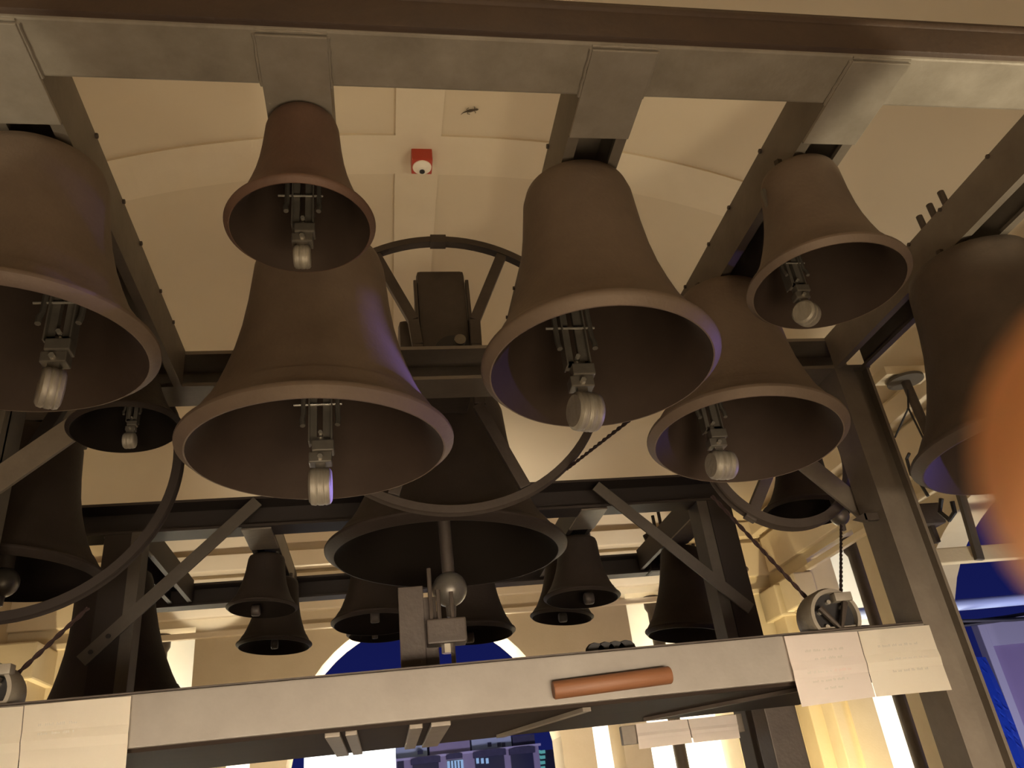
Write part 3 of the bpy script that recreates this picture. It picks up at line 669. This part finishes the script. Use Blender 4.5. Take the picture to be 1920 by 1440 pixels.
# outside the right arch
a = PY(1860, 1129, 6.4)
bm = B(); tube(bm, [(4.0, 6.4, a.z), (9.0, 6.4, a.z)], .048, 16)
rl = tag(link('balcony_handrail', bm, 'bluerail', smooth=True), 'pale blue tube handrail outside the right-hand arch', 'handrail')
for k in range(3):
    bm = B(); lathe(bm, [(0, 0), (.02, 0), (.02, a.z + .5), (0, a.z + .5)], 12, Matrix.Translation((4.9 + k * 1.3, 6.42, -.5))); link('baluster', bm, 'bluerail', rl, smooth=True)
for k, (z0, y) in enumerate(((-.13, 0), (-.10, .06), (-.16, .03))):
    bm = B(); tube(bm, [(4.0 + t * .5, 6.5 + y, a.z + z0 + .025 * math.sin(t * 1.3 + k * 2)) for t in range(10)], .016, 6)
    tag(link('slung_cable', bm, 'black', smooth=True), ('uppermost', 'middle', 'lowest')[(1, 0, 2)[k]] + ' dark cable slung under the pale blue handrail', 'cable', 'cables under the pale blue handrail')
P = PY(1812, 1165, 7.5); Q = PY(1840, 1165, 7.5)
bd = thing('lilac_board', (Q.x + 1.2, 7.5, 0), 'lilac board with a pale frame outside the right-hand arch', 'board')
bm = B(); box(bm, Q.x, Q.x + 3, 7.5, 7.55, .3, P.z - .02, .004); part('board_face', bm, 'lilac', bd)
bm = B(); box(bm, Q.x - .09, Q.x, 7.46, 7.56, .3, P.z - .01, .008); part('board_edge', bm, 'lframe', bd)
bm = B(); box(bm, Q.x, Q.x + 3, 7.47, 7.5, P.z - .26, P.z - .0, .004); part('board_header', bm, 'lframe', bd)
bm = B(); rows = []
for i in range(19):
    py = 1232 + i * 14; rx = 1848 + (i * 14) * .36 + 10 * math.sin(i / 6); lx = 1800 + (i * 14) * .33
    rows.append([bm.verts.new(PY(lx + (rx - lx) * j / 6, py, 7.2 + .04 * math.sin(j * 1.5))) for j in range(7)])
for a_, b2 in zip(rows, rows[1:]):
    for j in range(6): bm.faces.new((a_[j], a_[j + 1], b2[j + 1], b2[j]))
bmesh.ops.solidify(bm, geom=bm.faces[:], thickness=.02)
tag(link('blue_drape', bm, 'blue', smooth=True), 'bright blue drape between the tall post and the lilac board', 'drape')

# outside the rear arch
gp = thing('floodlit_wall', (-.4, 12, 0), 'white floodlit wall outside at the bottom of the rear arch, floodlight painted as glow', 'outside wall')
bm = B(); box(bm, -1.02, .185, 12.0, 12.1, .5, 2.66, .004); link('wall_face', bm, 'glow', gp, world=True)  # wall face emits in place of being floodlit
bm = B(); box(bm, -1.02, .185, 12.1, 12.2, .5, 2.66, .01); link('wall_back', bm, 'dsteel', gp, world=True)
fb = thing('building', (2.2, 20.5, 0), 'lilac building with dark mansard windows beyond the rear arch', 'building')
W0, W1 = .55, 3.55
bm = B(); box(bm, W0 - .9, W1 + .1, 20.4, 24, -4, 2.98); part('wall', bm, 'facade', fb)
bm = B(); box(bm, W0 - .9, W1 + .15, 20.32, 20.4, 2.98, 3.03); part('ledge', bm, 'lframe', fb)
for q in ((W0 - .9, 1.05), (2.1, 3.05)):
    bm = B(); box(bm, q[0], q[1], 20.6, 22, 3.03, 3.3); part('attic_wall', bm, 'facadew', fb)
bm = B(); box(bm, 1.1, 2.05, 20.5, 22, 3.03, 3.34); part('attic_wall', bm, 'facade', fb)
bm = B(); box(bm, 3.07, 3.6, 20.5, 22, 3.03, 3.26); part('roof', bm, 'roofd', fb)
def bp(px, py): return PY(px, py, 20.4)
def prect(name, px0, px1, py0, py1, m, dep=.06, parent=None, arch=False):
    a_ = bp(px0, py0); b2 = bp(px1, py0); z1 = (a_.z + b2.z) / 2; z0 = bp((px0 + px1) / 2, py1).z
    bm = B(); q = [(a_.x, z0), (b2.x, z0), (b2.x, z1), (a_.x, z1)]
    if arch: k = (b2.x - a_.x) * .22; hh = (z1 - z0) * .45; q = [(a_.x, z0), (b2.x, z0), (b2.x, z1 - hh * .4), (b2.x - k, z1), (a_.x + k, z1), (a_.x, z1 - hh * .4)]
    prism(bm, q, 'y', 20.4 - dep, 20.42); return part(name, bm, m, parent or fb)
for px0, px1, pt, pb in ((773, 822, 1419, 1470), (889, 944, 1406, 1460), (956, 998, 1401, 1458)):
    o = prect('window', px0, px1, pt + 8, pb, 'glass', .05); prect('window_hood', px0 - 3, px1 + 3, pt, pt + 13, 'roofd', .12, o, True)
o = prect('window', 838, 868, 1426, 1460, 'lit', .05); prect('window_hood', 836, 866, 1413, 1423, 'roofd', .12, o, True)
for k in range(4): prect('window_bar', 843 + k * 6, 845 + k * 6, 1427, 1460, 'glass', .07, o)
o = prect('window', 745, 757, 1425, 1460, 'glass', .05)
for k in range(3): prect('lit_pane', 892 + k * 9, 897 + k * 9, 1422, 1432, 'lit', .08)
for k, px in enumerate((788,)): prect('attic_window', px - 5, px + 5, 1407, 1414, 'glass', -.15)
for px in (918, 936, 944):
    a_ = PY(px, 1396, 20.6); bm = B(); box(bm, a_.x - .05, a_.x + .04, 20.57, 20.62, a_.z - .05, a_.z + .04); part('attic_window', bm, 'glass', fb)
tb = thing('building', (4.0, 24, 0), 'dark tower block with small teal-lit windows right of the lilac building', 'building')
bm = B(); box(bm, 4.0, 6.0, 24, 26, -4, 3.1); part('wall', bm, 'roofd', tb)
for k in range(4):
    for j in range(2):
        a_ = PY(1008 + j * 9, 1410 + k * 10, 24); bm = B(); box(bm, a_.x - .06, a_.x + .07, 23.94, 24.01, a_.z - .04, a_.z + .04); part('window', bm, 'teal', tb)

# ------------------------------------------------------------------ the photographer's fingertip near the lens
r_ = .0103; dist = .036
c0 = CAM + (ray(1835 + 430, 850).normalized() * 0)
def camp(px, py, d): return CAM + R3 @ Vector(((px - 960) / f_px * d, (720 - py) / f_px * d, -d))
tip = camp(1893 + 425, 862, dist); back = camp(1893 + 425 + 1500, 915, dist + .012)
ps = thing('person', tuple(tip), 'blurred orange fingertip of the photographer at the right frame edge', 'person')
bm = B(); ax = (back - tip).normalized(); pts = []; rs = []
for k in range(9):
    a_ = PI / 2 * k / 8; pts.append(tip - ax * r_ * math.cos(a_) * 1.0); rs.append(max(r_ * math.sin(a_), .0004))
for t, rr in ((.006, 1.0), (.012, .99), (.018, 1.0), (.024, 1.07), (.030, 1.06), (.045, 1.08)): pts.append(tip + ax * t); rs.append(r_ * rr)
tube(bm, pts, 0, 32, rs=rs)
part('finger', bm, 'skin', ps, True)
bm = B(); nn = (CAM - tip).normalized(); up_ = ax.cross(nn).normalized(); nrm = -nn
rows = []
for i in range(7):
    t = -.006 + .012 * i / 6; row = []
    for j in range(7):
        a_ = (j / 6 - .5) * 1.5; rr = r_ * 1.02 * (math.sqrt(max(1 - (min(t, 0) / r_) ** 2, .1)))
        row.append(bm.verts.new(tip + ax * t + (nrm * math.cos(a_) + up_ * math.sin(a_)) * rr))
    rows.append(row)
for a_, b2 in zip(rows, rows[1:]):
    for j in range(6): bm.faces.new((a_[j], a_[j + 1], b2[j + 1], b2[j]))
part('fingernail', bm, 'nail', ps, True)
